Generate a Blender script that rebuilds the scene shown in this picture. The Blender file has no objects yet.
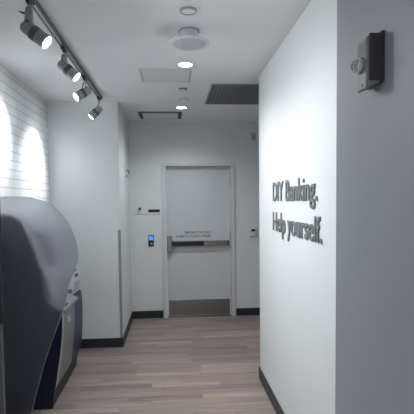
import bpy, bmesh, math, random
from mathutils import Vector, Matrix
C = bpy.context.scene
COL = C.collection
R = math.radians
H = 2.748          # ceiling height
YB = 6.017         # back wall
XW = -1.349        # tiled left wall
YC, XC = 4.849, -0.592   # pier at the end of the tiled wall
XP, YP = 0.781, 3.837    # lettered wall: face and far end
XG, YG = 0.543, 1.40     # near right wall: face and far end

# ------------------------------------------------------------ materials
MATS = {}
def mat(name, color=(.8, .8, .8), rough=.5, metal=0, emit=None, es=0, noise=0, nscale=40, bump=0, bscale=200, **kw):
    m = bpy.data.materials.new(name); m.use_nodes = True
    nt = m.node_tree; b = nt.nodes['Principled BSDF']
    b.inputs['Base Color'].default_value = (*color, 1)
    b.inputs['Roughness'].default_value = rough
    b.inputs['Metallic'].default_value = metal
    for k, v in kw.items(): b.inputs[k.replace('_', ' ')].default_value = v
    if emit:
        b.inputs['Emission Color'].default_value = (*emit, 1); b.inputs['Emission Strength'].default_value = es
    g = nt.nodes.new('ShaderNodeNewGeometry')
    if noise:
        n = nt.nodes.new('ShaderNodeTexNoise'); n.inputs['Scale'].default_value = nscale; n.inputs['Detail'].default_value = 4
        nt.links.new(g.outputs['Position'], n.inputs['Vector'])
        r = nt.nodes.new('ShaderNodeValToRGB')
        r.color_ramp.elements[0].position = .3; r.color_ramp.elements[1].position = .7
        r.color_ramp.elements[0].color = (*[c * (1 - noise) for c in color], 1)
        r.color_ramp.elements[1].color = (*[min(1, c * (1 + noise)) for c in color], 1)
        nt.links.new(n.outputs['Fac'], r.inputs['Fac']); nt.links.new(r.outputs['Color'], b.inputs['Base Color'])
    if bump:
        n = nt.nodes.new('ShaderNodeTexNoise'); n.inputs['Scale'].default_value = bscale
        nt.links.new(g.outputs['Position'], n.inputs['Vector'])
        bp = nt.nodes.new('ShaderNodeBump'); bp.inputs['Strength'].default_value = bump; bp.inputs['Distance'].default_value = .002
        nt.links.new(n.outputs['Fac'], bp.inputs['Height']); nt.links.new(bp.outputs['Normal'], b.inputs['Normal'])
    MATS[name] = m
    return m

paint = mat('paint', (.78, .805, .81), .55, noise=.012, nscale=3, bump=.15, bscale=300)
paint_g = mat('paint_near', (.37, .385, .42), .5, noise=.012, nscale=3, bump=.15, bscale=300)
ceil_m = mat('ceiling_paint', (.82, .83, .845), .7, noise=.012, nscale=2, bump=.1)
door_m = mat('door_paint', (.66, .69, .71), .4, noise=.01, nscale=4)
frame_m = mat('frame_paint', (.68, .71, .73), .4)
base_m = mat('rubber_base', (.022, .027, .030), .45, noise=.05)
steel = mat('brushed_steel', (.33, .31, .295), .24, 1, noise=.08, nscale=25)
guard_m = mat('corner_guard_vinyl', (.30, .32, .33), .5)
chrome = mat('satin_chrome', (.5, .5, .5), .3, .9)
black = mat('black_plastic', (.012, .012, .015), .35)
dark = mat('dark_metal', (.06, .062, .066), .4, .5)
head_m = mat('fixture_grey', (.35, .355, .36), .42, .3, noise=.05)
band_m = mat('fixture_dark', (.13, .133, .138), .45, .6)
track_m = mat('track_grey', (.12, .123, .128), .4, .6)
white_pl = mat('white_plastic', (.72, .73, .74), .4)
grey_pl = mat('grey_plastic', (.36, .37, .39), .45)
perf_m = mat('speaker_perforated', (.52, .53, .55), .6, bump=.6, bscale=900)
blue_m = mat('machine_blue', (.007, .010, .040), .35)
purple_m = mat('machine_violet', (.018, .019, .065), .4)
fascia_m = mat('machine_grey', (.19, .195, .20), .4, noise=.03)
fascia_l = mat('machine_light', (.50, .51, .52), .4)
plinth_m = mat('machine_plinth', (.015, .016, .016), .5)
letter_m = mat('letter_grey', (.20, .22, .225), .5, .2)
ink = mat('door_ink', (.10, .11, .12), .6)
screen_m = mat('dark_screen', (.03, .03, .045), .15)
lens_m = mat('lens_glow', (1, 1, 1), .3, emit=(.9, .97, 1), es=18)
dl_m = mat('downlight_glow', (1, 1, 1), .3, emit=(.95, .98, 1), es=12)
blue_glow = mat('reader_glow', (.02, .1, .3), .3, emit=(.05, .30, .9), es=.9)
pink_m = mat('reader_sensor', (.55, .42, .45), .5)
strobe_m = mat('strobe_body', (.085, .09, .092), .4)
strobe_d = mat('strobe_dark', (.045, .047, .05), .35)
strobe_g = mat('strobe_chin', (.20, .21, .21), .4)
red_m = mat('strobe_red', (.09, .012, .018), .5)
gap_m = mat('dark_gap', (.05, .052, .056), .7)
glint = mat('strobe_core', (.75, .76, .78), .2, .35)

def floor_mat():
    m = bpy.data.materials.new('plank_floor'); m.use_nodes = True
    nt = m.node_tree; N = nt.nodes; L = nt.links; b = N['Principled BSDF']
    g = N.new('ShaderNodeNewGeometry'); s = N.new('ShaderNodeSeparateXYZ'); L.new(g.outputs['Position'], s.inputs[0])
    def mth(op, a, c=None, d=None):
        n = N.new('ShaderNodeMath'); n.operation = op
        for i, v in enumerate((a, c, d)):
            if v is None: continue
            if isinstance(v, (int, float)): n.inputs[i].default_value = v
            else: L.new(v, n.inputs[i])
        return n.outputs[0]
    yr = mth('DIVIDE', s.outputs['Y'], .083); row = mth('FLOOR', yr)
    w = N.new('ShaderNodeTexWhiteNoise'); w.noise_dimensions = '1D'; L.new(row, w.inputs['W'])
    xs = mth('DIVIDE', mth('ADD', s.outputs['X'], mth('MULTIPLY', w.outputs['Value'], 7.3)), .62); px = mth('FLOOR', xs)
    cmb = N.new('ShaderNodeCombineXYZ'); L.new(px, cmb.inputs[0]); L.new(row, cmb.inputs[1])
    w2 = N.new('ShaderNodeTexWhiteNoise'); w2.noise_dimensions = '2D'; L.new(cmb.outputs[0], w2.inputs['Vector'])
    r = N.new('ShaderNodeValToRGB'); e = r.color_ramp.elements
    e[0].position = 0; e[0].color = (.245, .188, .170, 1)
    e[1].position = 1; e[1].color = (.40, .325, .270, 1)
    for p, c in ((.25, (.275, .216, .202)), (.5, (.33, .262, .225)), (.75, (.305, .250, .240)), (.9, (.365, .295, .248))):
        x = e.new(p); x.color = (*c, 1)
    L.new(w2.outputs['Value'], r.inputs[0])
    mp = N.new('ShaderNodeVectorMath'); mp.operation = 'MULTIPLY'; mp.inputs[1].default_value = (2.0, 34, 1)
    L.new(g.outputs['Position'], mp.inputs[0])
    ad = N.new('ShaderNodeVectorMath'); ad.operation = 'ADD'; L.new(mp.outputs[0], ad.inputs[0])
    sc = N.new('ShaderNodeVectorMath'); sc.operation = 'SCALE'; sc.inputs['Scale'].default_value = 9; L.new(w2.outputs['Color'], sc.inputs[0]); L.new(sc.outputs[0], ad.inputs[1])
    nz = N.new('ShaderNodeTexNoise'); nz.inputs['Scale'].default_value = 1; nz.inputs['Detail'].default_value = 5; L.new(ad.outputs[0], nz.inputs['Vector'])
    mr = N.new('ShaderNodeMapRange'); mr.inputs[1].default_value = .3; mr.inputs[2].default_value = .7; mr.inputs[3].default_value = .80; mr.inputs[4].default_value = 1.18
    L.new(nz.outputs['Fac'], mr.inputs[0])
    # joints between planks
    fy = mth('FRACT', yr); fx = mth('FRACT', xs)
    jy = mth('MINIMUM', fy, mth('SUBTRACT', 1, fy)); jx = mth('MINIMUM', fx, mth('SUBTRACT', 1, fx))
    j = mth('MULTIPLY', mth('GREATER_THAN', jy, .018), mth('GREATER_THAN', jx, .0025))
    jm = mth('MULTIPLY_ADD', j, .35, .65)
    k = mth('MULTIPLY', mr.outputs[0], jm)
    v = N.new('ShaderNodeVectorMath'); v.operation = 'SCALE'; L.new(r.outputs[0], v.inputs[0]); L.new(k, v.inputs['Scale'])
    L.new(v.outputs[0], b.inputs['Base Color'])
    b.inputs['Roughness'].default_value = .42
    bp = N.new('ShaderNodeBump'); bp.inputs['Strength'].default_value = .25; bp.inputs['Distance'].default_value = .002
    L.new(k, bp.inputs['Height']); L.new(bp.outputs[0], b.inputs['Normal'])
    return m
floor_m = floor_mat()

def tile_mat():
    m = bpy.data.materials.new('white_tile'); m.use_nodes = True
    nt = m.node_tree; N = nt.nodes; L = nt.links; b = N['Principled BSDF']
    g = N.new('ShaderNodeNewGeometry'); s = N.new('ShaderNodeSeparateXYZ'); L.new(g.outputs['Position'], s.inputs[0])
    c = N.new('ShaderNodeCombineXYZ'); L.new(s.outputs['Y'], c.inputs[0]); L.new(s.outputs['Z'], c.inputs[1])
    t = N.new('ShaderNodeTexBrick'); L.new(c.outputs[0], t.inputs['Vector'])
    t.inputs['Scale'].default_value = 1; t.inputs['Brick Width'].default_value = .46; t.inputs['Row Height'].default_value = .077
    t.inputs['Mortar Size'].default_value = .0035; t.inputs['Mortar Smooth'].default_value = .2
    t.inputs['Color1'].default_value = (.66, .67, .68, 1); t.inputs['Color2'].default_value = (.70, .71, .72, 1); t.inputs['Mortar'].default_value = (.34, .35, .36, 1)
    L.new(t.outputs['Color'], b.inputs['Base Color']); b.inputs['Roughness'].default_value = .3
    bp = N.new('ShaderNodeBump'); bp.invert = True; bp.inputs['Strength'].default_value = .5; bp.inputs['Distance'].default_value = .003
    L.new(t.outputs['Fac'], bp.inputs['Height']); L.new(bp.outputs[0], b.inputs['Normal'])
    return m
tile_m = tile_mat()

def frosted():
    m = bpy.data.materials.new('frosted_acrylic'); m.use_nodes = True
    nt = m.node_tree; N = nt.nodes; L = nt.links; b = N['Principled BSDF']
    b.inputs['Base Color'].default_value = (.80, .825, .855, 1); b.inputs['Roughness'].default_value = .55
    b.inputs['Transmission Weight'].default_value = 1; b.inputs['IOR'].default_value = 1.25
    d = N.new('ShaderNodeBsdfDiffuse'); d.inputs[0].default_value = (.22, .23, .285, 1)
    mx = N.new('ShaderNodeMixShader'); mx.inputs[0].default_value = .20
    L.new(b.outputs[0], mx.inputs[1]); L.new(d.outputs[0], mx.inputs[2])
    L.new(mx.outputs[0], N['Material Output'].inputs['Surface'])
    return m
frost_m = frosted()
clear_m = mat('clear_dome', (.95, .95, .97), .04, Transmission_Weight=1, IOR=1.3)

# ------------------------------------------------------------ geometry helpers (world coordinates)
def new(): return bmesh.new()
def box(bm, x0, x1, y0, y1, z0, z1, bev=0, seg=2):
    r = bmesh.ops.create_cube(bm, size=1)
    for v in r['verts']:
        v.co = Vector(((x0 + x1) / 2 + v.co.x * (x1 - x0), (y0 + y1) / 2 + v.co.y * (y1 - y0), (z0 + z1) / 2 + v.co.z * (z1 - z0)))
    if bev:
        es = list({e for v in r['verts'] for e in v.link_edges})
        bmesh.ops.bevel(bm, geom=es, offset=bev, segments=seg, affect='EDGES', profile=.5)
    return bm
def lathe(bm, prof, origin, axis=(0, 0, 1), n=40):
    """prof: list of (radius, distance along the axis)"""
    q = Vector(axis).normalized().to_track_quat('Z', 'Y').to_matrix()
    o = Vector(origin); rings = []
    for r, h in prof:
        if r < 1e-6: rings.append([bm.verts.new(o + q @ Vector((0, 0, h)))])
        else: rings.append([bm.verts.new(o + q @ Vector((r * math.cos(2 * math.pi * i / n), r * math.sin(2 * math.pi * i / n), h))) for i in range(n)])
    for a, b in zip(rings, rings[1:]):
        for i in range(n):
            j = (i + 1) % n
            if len(a) == 1 and len(b) == 1: continue
            if len(a) == 1: bm.faces.new((a[0], b[i], b[j]))
            elif len(b) == 1: bm.faces.new((a[i], a[j], b[0]))
            else: bm.faces.new((a[i], a[j], b[j], b[i]))
    bmesh.ops.recalc_face_normals(bm, faces=bm.faces)
    return bm
def loft(bm, sections):
    """closed sections (equal point counts), capped at both ends"""
    rs = [[bm.verts.new(p) for p in s] for s in sections]; n = len(rs[0])
    for a, b in zip(rs, rs[1:]):
        for i in range(n): bm.faces.new((a[i], a[(i + 1) % n], b[(i + 1) % n], b[i]))
    bm.faces.new(rs[0]); bm.faces.new(rs[-1])
    bmesh.ops.recalc_face_normals(bm, faces=bm.faces)
    return bm
def tube(bm, pts, r, n=12):
    pts = [Vector(p) for p in pts]; rs = []
    for i, p in enumerate(pts):
        t = (pts[min(i + 1, len(pts) - 1)] - pts[max(i - 1, 0)]).normalized()
        m = t.to_track_quat('Z', 'Y').to_matrix(); rr = r[i] if isinstance(r, (list, tuple)) else r
        rs.append([p + m @ Vector((rr * math.cos(2 * math.pi * k / n), rr * math.sin(2 * math.pi * k / n), 0)) for k in range(n)])
    return loft(bm, rs)
def catmull(P, k=8):
    out = []
    for i in range(len(P) - 1):
        p0, p1, p2, p3 = P[max(i - 1, 0)], P[i], P[i + 1], P[min(i + 2, len(P) - 1)]
        for j in range(k):
            t = j / k
            out.append(tuple(.5 * (2 * b + (c - a) * t + (2 * a - 5 * b + 4 * c - d) * t * t + (3 * b - a - 3 * c + d) * t ** 3) for a, b, c, d in zip(p0, p1, p2, p3)))
    out.append(tuple(P[-1])); return out
def obj(name, bm, m, parent=None, smooth=False):
    me = bpy.data.meshes.new(name)
    if parent is not None:
        bmesh.ops.translate(bm, verts=bm.verts, vec=-Vector(parent['_base']))
    if smooth:
        for f in bm.faces: f.smooth = True
        for e in bm.edges:
            if len(e.link_faces) == 2 and e.calc_face_angle(0) > R(35): e.smooth = False
    bm.to_mesh(me); bm.free(); me.materials.append(m)
    o = bpy.data.objects.new(name, me); COL.objects.link(o)
    if parent is not None:
        o.parent = parent; o['_base'] = parent['_base']
    else: o['_base'] = (0, 0, 0)
    return o
def tag(o, label, cat, group=None):
    o['label'] = label; o['category'] = cat
    if group: o['group'] = group
    return o
def thing(name, loc, label, cat, group=None):
    o = bpy.data.objects.new(name, None); COL.objects.link(o); o.empty_display_size = .05
    o.location = loc; o['_base'] = tuple(loc)
    return tag(o, label, cat, group)
def struct(name, bm, m, label=None):
    o = obj(name, bm, m); o['kind'] = 'structure'
    if label: o['label'] = label
    return o
def text_bm(s, size, M, depth=.0, offset=0, sx=1, align='LEFT'):
    cu = bpy.data.curves.new('t', 'FONT'); cu.body = s; cu.size = size; cu.extrude = depth; cu.offset = offset; cu.align_x = align
    cu.resolution_u = 4
    o = bpy.data.objects.new('t', cu); COL.objects.link(o)
    dg = bpy.context.evaluated_depsgraph_get(); me = bpy.data.meshes.new_from_object(o.evaluated_get(dg))
    bm = new(); bm.from_mesh(me)
    w = max([v.co.x for v in bm.verts], default=0)
    bmesh.ops.transform(bm, matrix=M @ Matrix.Diagonal((sx, 1, 1, 1)), verts=bm.verts)
    bpy.data.objects.remove(o); bpy.data.curves.remove(cu); bpy.data.meshes.remove(me)
    return bm

# ------------------------------------------------------------ setting
struct('floor', box(new(), -1.6, 2.7, -3.5, 6.2, -.1, 0), floor_m)
struct('ceiling', box(new(), -1.6, 2.7, -3.5, 6.2, H, H + .1), ceil_m)
struct('wall_left', box(new(), XW - .12, XW, -3.5, YC, 0, H), tile_m)
struct('wall_pier', box(new(), XW - .12, XC, YC, 6.15, 0, H, .004), paint)
DX0, DX1, DZ = -.0948, .8192, 2.134
bm = new()
box(bm, XC, DX0 - .02, YB, YB + .13, 0, H); box(bm, DX1 + .02, 2.7, YB, YB + .13, 0, H); box(bm, DX0 - .02, DX1 + .02, YB, YB + .13, DZ + .02, H)
struct('wall_back', bm, paint)
struct('wall_right', box(new(), XP, 1.05, YG, YP, 0, H, .004), paint)
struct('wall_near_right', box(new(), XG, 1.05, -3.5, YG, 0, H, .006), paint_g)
struct('wall_far_right', box(new(), 2.6, 2.7, YP, YB, 0, H), paint)
struct('wall_passage', box(new(), 1.05, 2.6, YP - .1, YP, 0, H), paint)
BH, BT = .105, .010
bm = new(); box(bm, XP - BT, XP, YG, YP + BT, 0, BH, .002); box(bm, XP, 1.05, YP, YP + BT, 0, BH, .002)
struct('baseboard_right', bm, base_m)
struct('baseboard_near_right', box(new(), XG - BT, XG, -3.4, YG + BT, 0, BH, .002), base_m)
bm = new(); box(bm, XW, XC + BT, YC - BT, YC, 0, BH, .002); box(bm, XC, XC + BT, YC, YB, 0, BH, .002)
struct('baseboard_pier', bm, base_m)
bm = new(); box(bm, XC + BT, DX0 - .058, YB - BT, YB, 0, BH, .002); box(bm, DX1 + .062, 2.6, YB - BT, YB, 0, BH, .002)
struct('baseboard_back', bm, base_m)
struct('baseboard_left', box(new(), XW, XW + BT, -3.4, YC - BT, 0, BH, .002), base_m)
# flush cover panel low on the back wall, left of the door
bm = new(); box(bm, -.545, -.175, YB - .014, YB, BH + .004, 1.462, .002)
struct('trim_1', bm, paint)
struct('trim_2', box(new(), -.545, -.175, YB - .004, YB, 1.462, 1.470), guard_m)

# the door
d = bpy.data.objects.new('door_1', None); COL.objects.link(d); d.location = (DX0, YB, 0); d['_base'] = (DX0, YB, 0); d['kind'] = 'structure'
d['label'] = 'pale grey emergency exit door with panic bar and steel kick plate'
bm = new()
def ring(bm, y0, y1, o, i, top_o, top_i):
    box(bm, DX0 - o, DX0 + i, y0, y1, 0, top_o, .002); box(bm, DX1 - i, DX1 + o, y0, y1, 0, top_o, .002); box(bm, DX0 + i, DX1 - i, y0, y1, top_i, top_o, .002)
ring(bm, YB - .018, YB + .11, .055, 0, DZ + .045, DZ)
obj('door_frame', bm, frame_m, d)
leaf = obj('door_leaf', box(new(), DX0 + .003, DX1 - .003, YB + .055, YB + .10, .008, DZ - .003, .002), door_m, d)
YD = YB + .055
obj('kick_plate', box(new(), DX0 + .02, DX1 - .02, YD - .002, YD, .012, .235, .0008, 1), steel, leaf)
obj('threshold', box(new(), DX0, DX1, YB - .01, YB + .11, 0, .008, .002), steel, d)
bar = obj('exit_device_case', box(new(), -.088, -.018, YD - .065, YD, .935, 1.16, .008), steel, leaf)
obj('push_bar', box(new(), -.018, .43, YD - .062, YD - .028, 1.015, 1.078, .006), black, leaf)
bm = new(); box(bm, .43, .775, YD - .055, YD - .002, 1.012, 1.082, .005); box(bm, -.018, .43, YD - .03, YD - .002, 1.008, 1.084, .003)
obj('bar_rail', bm, steel, leaf)
obj('bar_end_cap', box(new(), .775, .79, YD - .05, YD, 1.01, 1.084, .004), dark, leaf)
def wall_text(s, right, base, width, size):
    M0 = Matrix.Translation((0, 0, 0)); b = text_bm(s, size, M0); w = max(v.co.x for v in b.verts); b.free()
    M = Matrix.Translation((right - width, YD - .0006, base)) @ Matrix.Rotation(R(90), 4, 'X')
    return text_bm(s, size, M, .0005, .0004, width / w)
bm = wall_text('EMERGENCY EXIT ONLY', .535, 1.185, .375, .046)
obj('door_lettering', bm, ink, leaf)
bm = wall_text('ALARM WILL SOUND IF OPENED', .535, 1.132, .50, .046)
obj('door_lettering', bm, ink, leaf)
for z in (.3, 1.1, 1.85):
    obj('hinge', lathe(new(), [(0, 0), (.008, 0), (.008, .1), (0, .1)], (DX1 - .004, YB + .048, z), n=12), chrome, d)

# corner guard on the pier
bm = new(); box(bm, XC - .026, XC + .003, YC - .003, YC, BH, 1.33, .001, 1); box(bm, XC, XC + .003, YC, YC + .03, BH, 1.33, .001, 1)
tag(obj('corner_guard', bm, guard_m), 'narrow grey vertical corner guard strip on the lower corner of the white pier', 'corner guard')

# ------------------------------------------------------------ things on the back wall
t = thing('card_reader', (-.31, YB, 1.015), 'small black card reader with lit blue top on the wall left of the door', 'card reader')
obj('housing', box(new(), -.348, -.272, YB - .028, YB, 1.018, 1.178, .008), black, t)
obj('screen', box(new(), -.340, -.280, YB - .030, YB - .026, 1.105, 1.166, .002), blue_glow, t)
obj('sensor', box(new(), -.318, -.290, YB - .031, YB - .027, 1.046, 1.070, .002), pink_m, t)
t = thing('name_plate', (-.26, YB, 1.495), 'small dark horizontal plate on the wall above the card reader', 'plate')
obj('backing', box(new(), -.342, -.182, YB - .006, YB, 1.496, 1.534, .002), dark, t)
obj('face', box(new(), -.334, -.190, YB - .008, YB - .005, 1.502, 1.528, .001), black, t)
t = thing('wall_hook', (-.45, YB, 1.53), 'tiny dark knob on the wall left of the small dark plate', 'knob')
obj('plate', lathe(new(), [(0, 0), (.022, 0), (.022, .004), (0, .004)], (-.458, YB, 1.545), (0, -1, 0), 20), grey_pl, t, True)
obj('knob', lathe(new(), [(0, 0), (.008, 0), (.010, .015), (.016, .022), (.014, .032), (0, .034)], (-.458, YB - .004, 1.545), (0, -1, 0), 20), black, t, True)
t = thing('wall_thermostat', (1.13, YB, 1.13), 'small grey thermostat with dark display on the wall right of the door', 'thermostat')
obj('housing', box(new(), 1.082, 1.185, YB - .026, YB, 1.135, 1.268, .010, 3), white_pl, t)
obj('display', box(new(), 1.104, 1.160, YB - .028, YB - .024, 1.205, 1.238, .002), black, t)
obj('button', box(new(), 1.120, 1.144, YB - .029, YB - .024, 1.160, 1.176, .002), white_pl, t)
t = thing('wall_sensor', (1.145, YB, 2.48), 'small grey box high on the wall above the thermostat', 'sensor')
obj('housing', box(new(), 1.114, 1.172, YB - .03, YB, 2.482, 2.592, .008, 3), mat('sensor_grey', (.48, .49, .50), .5), t)
obj('window', box(new(), 1.126, 1.160, YB - .032, YB - .028, 2.505, 2.545, .002), grey_pl, t)
# on the side of the pier
t = thing('door_chime', (XC, 5.52, 1.97), 'small white gadget with dark hook high on the narrow side of the pier', 'sensor')
obj('plate', box(new(), XC, XC + .012, 5.40, 5.50, 1.95, 2.10, .004), white_pl, t)
obj('arm', tube(new(), [(XC + .01, 5.46, 2.04), (XC + .035, 5.47, 2.04), (XC + .05, 5.48, 2.02), (XC + .05, 5.48, 1.995)], .007), dark, t, True)
obj('bulb', lathe(new(), [(0, 0), (.012, .004), (.016, .014), (.012, .026), (0, .03)], (XC + .01, 5.44, 1.975), (1, 0, 0), 20), grey_pl, t, True)

# ------------------------------------------------------------ lettering on the right wall
def letters(s, y_start, y_end, base, size):
    # measured advance widths from the font, then letters mounted one by one
    adv = []
    def width(q):
        b = text_bm(q, 1, Matrix.Identity(4)); w = max((v.co.x for v in b.verts), default=0); b.free(); return w
    tot = width(s)
    k = (y_start - y_end) / (tot * size)
    for i, ch in enumerate(s):
        if ch == ' ': continue
        w = width(s[:i + 1]) - width(ch)       # left origin of this letter
        M = Matrix.Translation((XP - .005, y_start - w * size * k, base)) @ Matrix(((0, 0, -1, 0), (-1, 0, 0, 0), (0, 1, 0, 0), (0, 0, 0, 1)))
        yield text_bm(ch, size, M, .004, size * .009, k)
def wall_sign(name, s, y0, y1, base, size, label):
    t = thing(name, (XP, (y0 + y1) / 2, base), label, 'wall lettering')
    for b in letters(s, y0, y1, base, size):
        obj('letter', b, letter_m, t)
wall_sign('wall_lettering', 'DIY Banking.', 3.295, 2.262, 1.640, .200, 'grey raised letters reading DIY Banking. on the bright right wall, upper line')
wall_sign('wall_lettering', 'Help yourself.', 3.295, 2.190, 1.414, .200, 'grey raised letters reading Help yourself. on the bright right wall, lower line')

# ------------------------------------------------------------ fire strobe on the near right wall
t = thing('fire_alarm_strobe', (XG, 1.13, 1.92), 'dark grey fire alarm horn with clear strobe dome on the near right wall', 'fire alarm')
Y0, Y1 = 1.075, 1.140
obj('back_plate', box(new(), XG - .010, XG + .001, Y0 - .003, Y1 + .020, 1.942, 2.070, .002), strobe_d, t)
def sec(x, y0, y1, z0, z1): return [(x, y0, z0), (x, y1, z0), (x, y1, z1), (x, y0, z1)]
bm = loft(new(), [sec(XG - .010, Y0, Y1 + .012, 1.941, 2.066), sec(XG - .042, Y0 + .001, Y1 - .004, 1.926, 2.060), sec(XG - .046, Y0 + .004, Y1 - .008, 1.927, 2.052)])
bmesh.ops.bevel(bm, geom=list(bm.edges), offset=.0025, segments=2, affect='EDGES')
body = obj('body', bm, strobe_g, t)
side = obj('side_cover', box(new(), XG - .040, XG - .004, Y0 - .003, Y0 + .006, 1.946, 2.064, .003), strobe_d, t)
for i, ch in enumerate('FIRE'):      # vertical lettering on the side that faces down the room
    b = text_bm(ch, .017, Matrix.Translation((XG - .026, Y0 - .0035, 2.020 - i * .0150)) @ Matrix.Rotation(R(90), 4, 'X'), .0004, .0003)
    obj('lettering', b, red_m, side)
bm = new()
for iy in range(6):
    for iz in range(7):
        lathe(bm, [(0, 0), (.0021, 0), (.0021, .0012), (0, .0012)], (XG - .0455, Y0 + .010 + iy * .0085, 2.008 + iz * .0060), (-1, 0, 0), 8)
obj('horn_grille', bm, black, body)
SY, SZ = 1.112, 1.992
obj('strobe_reflector', lathe(new(), [(.019, 0), (.020, .005), (.014, .009), (.009, .004), (0, .003)], (XG - .045, SY, SZ), (-1, 0, 0), 28), glint, t, True)
obj('strobe_tube', tube(new(), [(XG - .056, SY, SZ - .011), (XG - .056, SY, SZ + .011)], .0015), chrome, t, True)
bm = new(); P = [(.021 * math.cos(a), .006 + .020 * math.sin(a)) for a in [i * math.pi / 20 for i in range(10)]] + [(0, .026)]
lathe(bm, [(.021, 0)] + P, (XG - .045, SY, SZ), (-1, 0, 0), 32)
obj('strobe_dome', bm, clear_m, t, True)
obj('screw', lathe(new(), [(0, 0), (.0035, 0), (.0035, .002), (0, .002)], (XG - .0455, 1.10, 1.938), (-1, 0, 0), 12), black, t)

# ------------------------------------------------------------ ceiling
def spot(name, loc, d, energy, size, blend, col, rad):
    l = bpy.data.lights.new(name, 'SPOT'); l.energy = energy; l.spot_size = R(size); l.spot_blend = blend; l.color = col; l.shadow_soft_size = rad
    return l
LAMPS = []
def lamp(parent, name, loc, d, energy, size, blend, col=(.93, .975, 1), rad=.03):
    l = spot(name, loc, d, energy, size, blend, col, rad)
    o = bpy.data.objects.new(name, l); COL.objects.link(o)
    o.location = Vector(loc) - Vector(parent['_base']); o.parent = parent
    o.rotation_euler = Vector(d).to_track_quat('-Z', 'Y').to_euler()
    return o
def downlight(x, y, label, energy, r=.068, group=None):
    t = thing('recessed_downlight', (x, y, H), label, 'downlight', group)
    obj('trim_ring', lathe(new(), [(r, -.001), (r, .004), (r - .006, .006), (r - .012, .003), (r - .012, -.001)], (x, y, H), (0, 0, -1)), white_pl, t, True)
    obj('lens', lathe(new(), [(0, .0025), (r - .012, .0025), (r - .012, .0), (0, 0)], (x, y, H), (0, 0, -1)), dl_m, t, True)
    lamp(t, 'downlight_lamp', (x, y, H - .012), (0, 0, -1), energy, 150, 1, (.93, .97, 1), .05)
downlight(.12, 3.53, 'lit round recessed ceiling light in front of the square access panel', 62)
downlight(.12, 5.12, 'lit round recessed ceiling light nearest the exit door', 58)
NEAR_FILL = [(-.35, .1), (-.35, -1.4), (-.35, -2.8)]  # unseen downlights behind the camera, added to brighten the near end of the room
for x, y in NEAR_FILL: downlight(x, y, 'added fill light shaped as a recessed ceiling light, unseen behind the viewer', 60, group='added fill lights behind the viewer')

t = thing('flush_ceiling_disc', (.107, 2.54, H), 'flush round white disc on the ceiling nearest the viewer', 'ceiling disc')
obj('rim', lathe(new(), [(.050, 0), (.050, .008), (.046, .011), (.041, .011), (.041, .002)], (.107, 2.54, H), (0, 0, -1)), grey_pl, t, True)
obj('cover', lathe(new(), [(0, .010), (.030, .010), (.041, .007), (.041, 0), (0, 0)], (.107, 2.54, H), (0, 0, -1)), ceil_m, t, True)

cx, cy = .122, 2.845
t = thing('pendant_speaker', (cx, cy, H), 'white round disc with perforated centre hanging on a neck below the ceiling', 'ceiling speaker')
obj('mounting_collar', lathe(new(), [(.069, 0), (.069, .006), (.062, .008), (.052, .003), (.050, 0)], (cx, cy, H), (0, 0, -1)), grey_pl, t, True)
obj('neck', lathe(new(), [(.058, 0), (.056, .035), (.060, .055), (.09, .068), (0, .068)], (cx, cy, H), (0, 0, -1)), white_pl, t, True)
obj('disc_body', lathe(new(), [(0, .062), (.085, .064), (.122, .070), (.133, .078), (.132, .084), (.108, .087), (.104, .084), (0, .084)], (cx, cy, H), (0, 0, -1), 56), white_pl, t, True)
obj('grille', lathe(new(), [(0, .0845), (.105, .0845), (.103, .089), (.06, .092), (0, .093)], (cx, cy, H), (0, 0, -1), 56), perf_m, t, True)

t = thing('ceiling_access_panel', (-.04, 3.85, H), 'square white access panel framed in the ceiling left of the first downlight', 'access panel')
X0, X1, Ya, Yb = -.268, .182, 3.645, 4.045
bm = new()
for a in ((X0, X1, Ya, Ya + .012), (X0, X1, Yb - .012, Yb), (X0, X0 + .012, Ya + .012, Yb - .012), (X1 - .012, X1, Ya + .012, Yb - .012)):
    box(bm, *a, H - .005, H, .001, 1)
obj('frame', bm, white_pl, t)
obj('gap', box(new(), X0 + .012, X1 - .012, Ya + .012, Yb - .012, H - .0008, H), gap_m, t)
obj('panel', box(new(), X0 + .017, X1 - .017, Ya + .017, Yb - .017, H - .004, H - .0008, .001, 1), mat('access_paint', (.68, .69, .70), .6), t)

t = thing('sprinkler_cover', (.118, 4.28, H), 'small dark-edged round ceiling cover behind the access panel', 'sprinkler')
obj('rim', lathe(new(), [(.040, 0), (.040, .007), (.034, .009), (.032, .002)], (.118, 4.28, H), (0, 0, -1)), dark, t, True)
obj('cap', lathe(new(), [(0, .009), (.024, .009), (.032, .006), (.032, 0), (0, 0)], (.118, 4.28, H), (0, 0, -1)), white_pl, t, True)
t = thing('sprinkler_cover', (.14, 4.72, H), 'small white round ceiling cover just in front of the far downlight', 'sprinkler')
obj('rim', lathe(new(), [(.052, 0), (.052, .004), (.044, .006), (.042, .001)], (.14, 4.72, H), (0, 0, -1)), grey_pl, t, True)
obj('cap', lathe(new(), [(0, .007), (.036, .007), (.042, .004), (.042, 0), (0, 0)], (.14, 4.72, H), (0, 0, -1)), white_pl, t, True)

# linear air diffuser near the door
t = thing('air_diffuser', (-.14, 5.6, H), 'white ceiling air diffuser with dark slot around it, close to the exit door', 'air vent')
X0, X1, Ya, Yb = -.405, .125, 5.36, 5.80
obj('slot', box(new(), X0, X1, Ya, Yb, H - .002, H), gap_m, t)
obj('blade', box(new(), X0 + .04, X1 - .04, Ya + .07, Yb - .03, H - .010, H - .002, .003), white_pl, t)
bm = new()
for a in ((X0 - .012, X1 + .012, Ya - .012, Ya), (X0 - .012, X1 + .012, Yb, Yb + .012), (X0 - .012, X0, Ya, Yb), (X1, X1 + .012, Ya, Yb)): box(bm, *a, H - .006, H, .001, 1)
obj('frame', bm, grey_pl, t)

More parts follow.
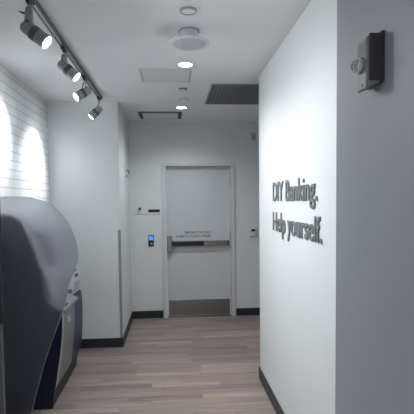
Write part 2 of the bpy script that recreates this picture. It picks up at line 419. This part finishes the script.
# egg-crate return grille
t = thing('ceiling_return_grille', (.8, 4.5, H), 'large dark egg-crate air grille in the ceiling beside the lettered wall end', 'air vent')
X0, X1, Ya, Yb = .395, 1.20, 4.105, 4.90
obj('duct_recess', box(new(), X0, X1, Ya, Yb, H - .001, H), gap_m, t)
bm = new()
for a in ((X0 - .018, X1 + .018, Ya - .018, Ya), (X0 - .018, X1 + .018, Yb, Yb + .018), (X0 - .018, X0, Ya, Yb), (X1, X1 + .018, Ya, Yb)): box(bm, *a, H - .008, H, .002, 1)
obj('frame', bm, grey_pl, t)
bm = new()
n = 22
for i in range(1, n):
    x = X0 + (X1 - X0) * i / n; box(bm, x - .0028, x + .0028, Ya, Yb, H - .006, H - .001)
    y = Ya + (Yb - Ya) * i / n; box(bm, X0, X1, y - .0028, y + .0028, H - .0058, H - .0012)
obj('louvre_mesh', bm, mat('grille_grey', (.30, .305, .32), .5, .2), t)

# ------------------------------------------------------------ track and its four heads
XT = -.738
t = thing('lighting_track', (XT, 2, H), 'long dark lighting track running along the ceiling above the tiled wall', 'lighting track')
TZ = H - .032
bm = new(); box(bm, XT - .019, XT + .019, -1.2, 4.56, TZ + .006, H, .002, 1)
box(bm, XT - .019, XT - .007, -1.2, 4.56, TZ, TZ + .007, .001, 1); box(bm, XT + .007, XT + .019, -1.2, 4.56, TZ, TZ + .007, .001, 1)
obj('rail', bm, track_m, t)
obj('end_cap', box(new(), XT - .022, XT + .022, 4.56, 4.60, TZ - .003, H, .003), dark, t)
obj('conductor', box(new(), XT - .004, XT + .004, -1.19, 4.55, TZ + .003, TZ + .006), chrome, t)

def track_head(y, piv, dr, L, label, yoke, e_beam, e_spill, beam, lever=False):
    dr = Vector(dr).normalized(); piv = Vector(piv)
    t = thing('track_spotlight', (XT, y, TZ), label, 'spotlight', 'spotlights on the ceiling track')
    bm = new(); box(bm, XT - .015, XT + .015, y - .045, y + .045, TZ - .018, TZ, .004)
    box(bm, XT - .010, XT + .010, y - .02, y + .02, TZ - .030, TZ - .016, .003)
    obj('adapter', bm, dark, t)
    st = lathe(new(), [(0, 0), (.007, 0), (.007, .02), (0, .02)], (XT, y, TZ - .045), n=16)
    obj('stem', st, chrome, t, True)
    top = Vector((XT, y, TZ - .042)); r = .038
    side = dr.cross(Vector((0, 0, 1))).normalized()
    up = side.cross(dr).normalized()
    if not yoke:   # solid knuckle arm
        a = piv + dr * .012
        secs = []
        for f, w, dd in ((0, .013, .011), (.12, .019, .016), (.55, .022, .019), (1, .024, .026)):
            p = top.lerp(a, f); ring_ = []
            for k in range(16):
                an = 2 * math.pi * k / 16; c, s_ = math.cos(an), math.sin(an)
                c = math.copysign(abs(c) ** .6, c); s_ = math.copysign(abs(s_) ** .6, s_)
                h = Vector((dr.x, dr.y, 0)).normalized()
                ring_.append(p + h * w * c + side * dd * s_)
            secs.append(ring_)
        obj('arm', loft(new(), secs), head_m, t, True)
        obj('pivot_screw', lathe(new(), [(0, -.029), (.010, -.029), (.010, .029), (0, .029)], top.lerp(a, .75), side, 18), band_m, t, True)
    else:          # two thin yoke arms
        for s in (-1, 1):
            pts = [top + Vector((0, 0, .002)), top + side * s * .022 + Vector((0, 0, -.002)), top.lerp(piv + dr * .05, .45) + side * s * .036, piv + dr * .05 + side * s * .038]
            obj('yoke_arm', tube(new(), catmull([tuple(p) for p in pts], 4), .0055, 8), head_m, t, True)
            obj('knob', lathe(new(), [(0, 0), (.011, 0), (.011, .010), (0, .010)], piv + dr * .05 + side * s * .034, side * s, 18), band_m, t, True)
    if lever:
        h = Vector((dr.x, dr.y, 0)).normalized()
        q = top + Vector((0, 0, -.035)) - h * .014
        obj('lever', tube(new(), [q, q - h * .022 + Vector((0, 0, .006)), q - h * .040 + Vector((0, 0, .013))], [.007, .005, .003], 8), black, t, True)
    hs = obj('housing', lathe(new(), [(0, -.030), (.018, -.030), (.031, -.020), (.035, -.004), (.036, .05), (.036, L * .55), (r, L * .56), (r, L), (r - .003, L), (r - .004, L - .008)], piv, dr), head_m, t, True)
    obj('collar', lathe(new(), [(.0365, L * .28), (.0395, L * .29), (.0395, L * .52), (.0365, L * .53)], piv, dr), band_m, t, True)
    bm = new()
    for k in range(3):
        a = L * (.62 + .09 * k); lathe(bm, [(r - .001, a), (r + .0012, a + .001), (r + .0012, a + .004), (r - .001, a + .005)], piv, dr)
    obj('cooling_rib', bm, head_m, hs, True)
    obj('lens', lathe(new(), [(0, L - .002), (.02, L - .003), (r - .003, L - .006), (r - .003, L - .009), (0, L - .009)], piv, dr), lens_m, t, True)
    q = piv + dr * (L + .006)
    lamp(t, 'beam_lamp', q, dr, e_beam, beam, .9, rad=.022)
    lamp(t, 'spill_lamp', q, dr, e_spill, 145, 1, rad=.022)
track_head(2.372, (-.752, 2.372, 2.566), (.78, -.06, -.60), .130, 'grey track spotlight nearest the viewer, black lever at its back', False, 36, 28, 85, True)
track_head(3.105, (-.752, 3.105, 2.600), (.74, -.06, -.65), .130, 'second grey track spotlight from the viewer, aimed to the right', False, 30, 24, 85)
track_head(3.80, (-.718, 3.80, 2.600), (-.70, -.50, -.56), .125, 'third track spotlight from the viewer, on a yoke, facing left', True, 70, 6, 74)
track_head(4.52, (-.742, 4.52, 2.596), (-.66, -.22, -.71), .120, 'farthest track spotlight, at the end of the track by the pier', True, 70, 6, 74)

# ------------------------------------------------------------ cash machine against the tiled wall
YN, YF = 3.42, 4.34
WB = XW + .002
near_low = [(-.978, .0), (-.962, .12), (-.938, .25), (-.905, .46), (-.890, .60), (-.886, .70), (-.886, .772)]
far_low = [(-.995, .0), (-.962, .12), (-.936, .25), (-.921, .46), (-.919, .60), (-.922, .70), (-.932, .772)]
nl, fl = catmull(near_low, 5), catmull(far_low, 5)
def mixp(t): return [((1 - t) * a[0] + t * b[0], (1 - t) * a[1] + t * b[1]) for a, b in zip(nl, fl)]
def Ysec(y, prof, x_back, out=0): return [(x + out, y, z) for x, z in prof] + [(x_back, y, prof[-1][1]), (x_back, y, prof[0][1])]
atm = thing('cash_machine', (-1.15, 3.88, 0), 'grey and dark blue cash machine against the tiled wall, half behind the frosted panel', 'cash machine')
cut = lambda P, z0: [p for p in P if p[1] >= z0]
def lowbody(y0, y1, z0, out, inset_back=WB):
    t0, t1 = (y0 - YN) / (YF - YN), (y1 - YN) / (YF - YN)
    return loft(new(), [Ysec(y0, cut(mixp(t0), z0), inset_back, out), Ysec(y1, cut(mixp(t1), z0), inset_back, out)])
obj('plinth', loft(new(), [[(WB, YN + .03, 0), (-.984, YN + .03, 0), (-.975, YN + .03, .15), (WB, YN + .03, .15)], [(WB, YF - .01, 0), (-.996, YF - .01, 0), (-.975, YF - .01, .15), (WB, YF - .01, .15)]]), plinth_m, atm)
# near side panel, lower then upper part in one outline
up_near = [(-.985, .79), (-1.035, .96), (-1.081, 1.20), (-1.13, 1.36), (-1.18, 1.50), (-1.25, 1.545)]
prof = nl + catmull(up_near, 4)
obj('side_panel', loft(new(), [Ysec(YN, prof, WB, -.003), Ysec(YN + .028, prof, WB, -.003)]), blue_m, atm)
obj('edge_trim', loft(new(), [[(x - .003, YN + .002, z) for x, z in cut(nl, .16)] + [(x + .004, YN + .002, z) for x, z in reversed(cut(nl, .16))],
                              [(x - .003, YN + .024, z) for x, z in cut(nl, .16)] + [(x + .004, YN + .024, z) for x, z in reversed(cut(nl, .16))]]), fascia_l, atm)
front = obj('front_panel', lowbody(YN + .028, 3.93, .15, -.002), fascia_m, atm)
bm = lowbody(3.93, YF, .15, -.003)
obj('end_panel', bm, purple_m, atm)
obj('badge', box(new(), -.9, -.886, 3.62, 3.70, .640, .658, .002), fascia_l, front)
obj('card_tray', box(new(), -.9, -.888, 3.60, 3.70, .668, .682, .002), grey_pl, front)
# sloping shelf with keypad
bm = loft(new(), [[(-.880, y, .755), (-.872, y, .772), (-.876, y, .785), (-.985, y, .835), (-1.0, y, .755)] for y in (YN + .03, 3.93)])
sh = obj('keypad_shelf', bm, mat('shelf_grey', (.24, .245, .25), .4), atm)
bm = new()
for i in range(4):
    for j in range(4):
        x = -.897 - i * .020; z = .785 + (-.876 - x) * .459 + .002; y = 3.56 + j * .024
        box(bm, x - .007, x + .007, y - .009, y + .009, z - .003, z + .004, .001, 1)
obj('keypad', bm, dark, sh)
# leaning upper fascia
upf = catmull([(-.938, .775), (-.936, .85), (-.938, .918), (-.965, 1.03), (-1.025, 1.20), (-1.085, 1.36), (-1.15, 1.50), (-1.24, 1.56)], 5)
fas = obj('upper_fascia', loft(new(), [Ysec(3.46, upf, WB, -.045), Ysec(3.93, upf, WB, -.025), Ysec(YF - .005, upf, WB, 0)]), fascia_l, atm)
def on_fascia(y, z):
    for (x0, z0), (x1, z1) in zip(upf, upf[1:]):
        if z0 <= z <= z1: x = x0 + (x1 - x0) * (z - z0) / (z1 - z0); break
    o = -.045 + (y - 3.46) / .47 * .02 if y < 3.93 else -.025 + (y - 3.93) / .405 * .025
    return x + o
def plate(y0, y1, z0, z1, out=.003):
    a = [(on_fascia(y, z) + o_, y, z) for (y, z, o_) in ((y0, z0, out), (y1, z0, out), (y1, z1, out), (y0, z1, out))]
    b = [(x - out - .004, y, z) for x, y, z in a]
    return loft(new(), [b, a])
obj('screen', plate(3.56, 3.93, 1.12, 1.40), mat('machine_screen', (.22, .19, .30), .3), fas)
obj('mirror', plate(3.70, 4.06, .80, .965), mat('smoked_panel', (.10, .115, .11), .3), fas)
obj('card_slot', plate(4.15, 4.24, .980, 1.004, .005), black, fas)
obj('receipt_slot', plate(4.17, 4.27, .925, .950, .005), dark, fas)
obj('cash_flap', plate(4.13, 4.28, .795, .885, .004), grey_pl, fas)

# frosted privacy wing standing in front of the machine
out = catmull([(-1.129, 0.0), (-1.011, 0.413), (-0.863, 0.811), (-0.813, 1.012), (-0.759, 1.151), (-0.742, 1.238), (-0.763, 1.385), (-0.828, 1.517), (-0.937, 1.63), (-1.085, 1.681), (-1.195, 1.69), (-1.284, 1.684)] + [(WB, 1.679)], 8)
ys0, ys1 = 3.354, 3.366
w = thing('privacy_wing', (-1.2, 3.40, 0), 'tall frosted grey privacy panel with rounded top edge standing beside the cash machine', 'partition')
outl = [(x, z) for x, z in out] + [(WB, 0)]
obj('panel', loft(new(), [[(x, ys0, z) for x, z in outl], [(x, ys1, z) for x, z in outl]]), frost_m, w)
bm = new()
inner = []
for i, (x, z) in enumerate(out):
    a = Vector(out[max(i - 1, 0)]); b = Vector(out[min(i + 1, len(out) - 1)]); tdir = (b - a).normalized(); nrm = Vector((tdir.y, -tdir.x))
    inner.append((x + nrm.x * .003, z + nrm.y * .003))
secs = [[(x, ys0 - .001, z), (xi, ys0 - .001, zi), (xi, ys1 + .001, zi), (x, ys1 + .001, z)] for (x, z), (xi, zi) in zip(out, inner)]
loft(bm, secs)
obj('edge', bm, grey_pl, w)

# display stand whose edge shows at the left of the picture
k = thing('display_stand', (-1.16, 2.50, 0), 'black upright screen on a grey stand, at the far left of the picture', 'display stand')
obj('stand', box(new(), WB, -.992, 2.50, 2.53, 0, .95, .006), mat('stand_grey', (.12, .125, .13), .4), k)
obj('back_shell', box(new(), WB, -.985, 2.50, 2.53, .95, 1.755, .01, 3), grey_pl, k)
obj('screen', box(new(), WB, -.968, 2.47, 2.50, .955, 1.75, .012, 3), black, k)

# ------------------------------------------------------------ ambient daylight from the open front of the room
wd = bpy.data.worlds.new('daylight'); C.world = wd; wd.use_nodes = True
bg = wd.node_tree.nodes['Background']; bg.inputs[0].default_value = (.84, .90, 1, 1); bg.inputs[1].default_value = .65

# ------------------------------------------------------------ camera
f, yaw, pit, rol, pcx, pcy, h = 428.56, .0719, .0518, -.0115, 203.894, 223.326, 1.6426
cy_, sy_, cp, sp = math.cos(yaw), math.sin(yaw), math.cos(pit), math.sin(pit)
Rt = Vector((cy_, -sy_, 0)); F = Vector((sy_ * cp, cy_ * cp, -sp)); U = Rt.cross(F)
right = Rt * math.cos(rol) + U * math.sin(rol); upv = U * math.cos(rol) - Rt * math.sin(rol)
cam = bpy.data.cameras.new('camera'); co = bpy.data.objects.new('camera', cam); COL.objects.link(co)
M = Matrix((right, upv, -F)).transposed().to_4x4(); M.translation = (0, 0, h); co.matrix_world = M
cam.sensor_width = 36; cam.lens = f / 414 * 36; cam.shift_x = (207 - pcx) / 414; cam.shift_y = (pcy - 207) / 414
cam.clip_start = .02
C.camera = co
for o in bpy.data.objects:
    if '_base' in o.keys(): del o['_base']
vs = C.view_settings; vs.view_transform = 'Standard'; vs.look = 'None'; vs.gamma = 1; vs.exposure = .18; vs.use_curve_mapping = False
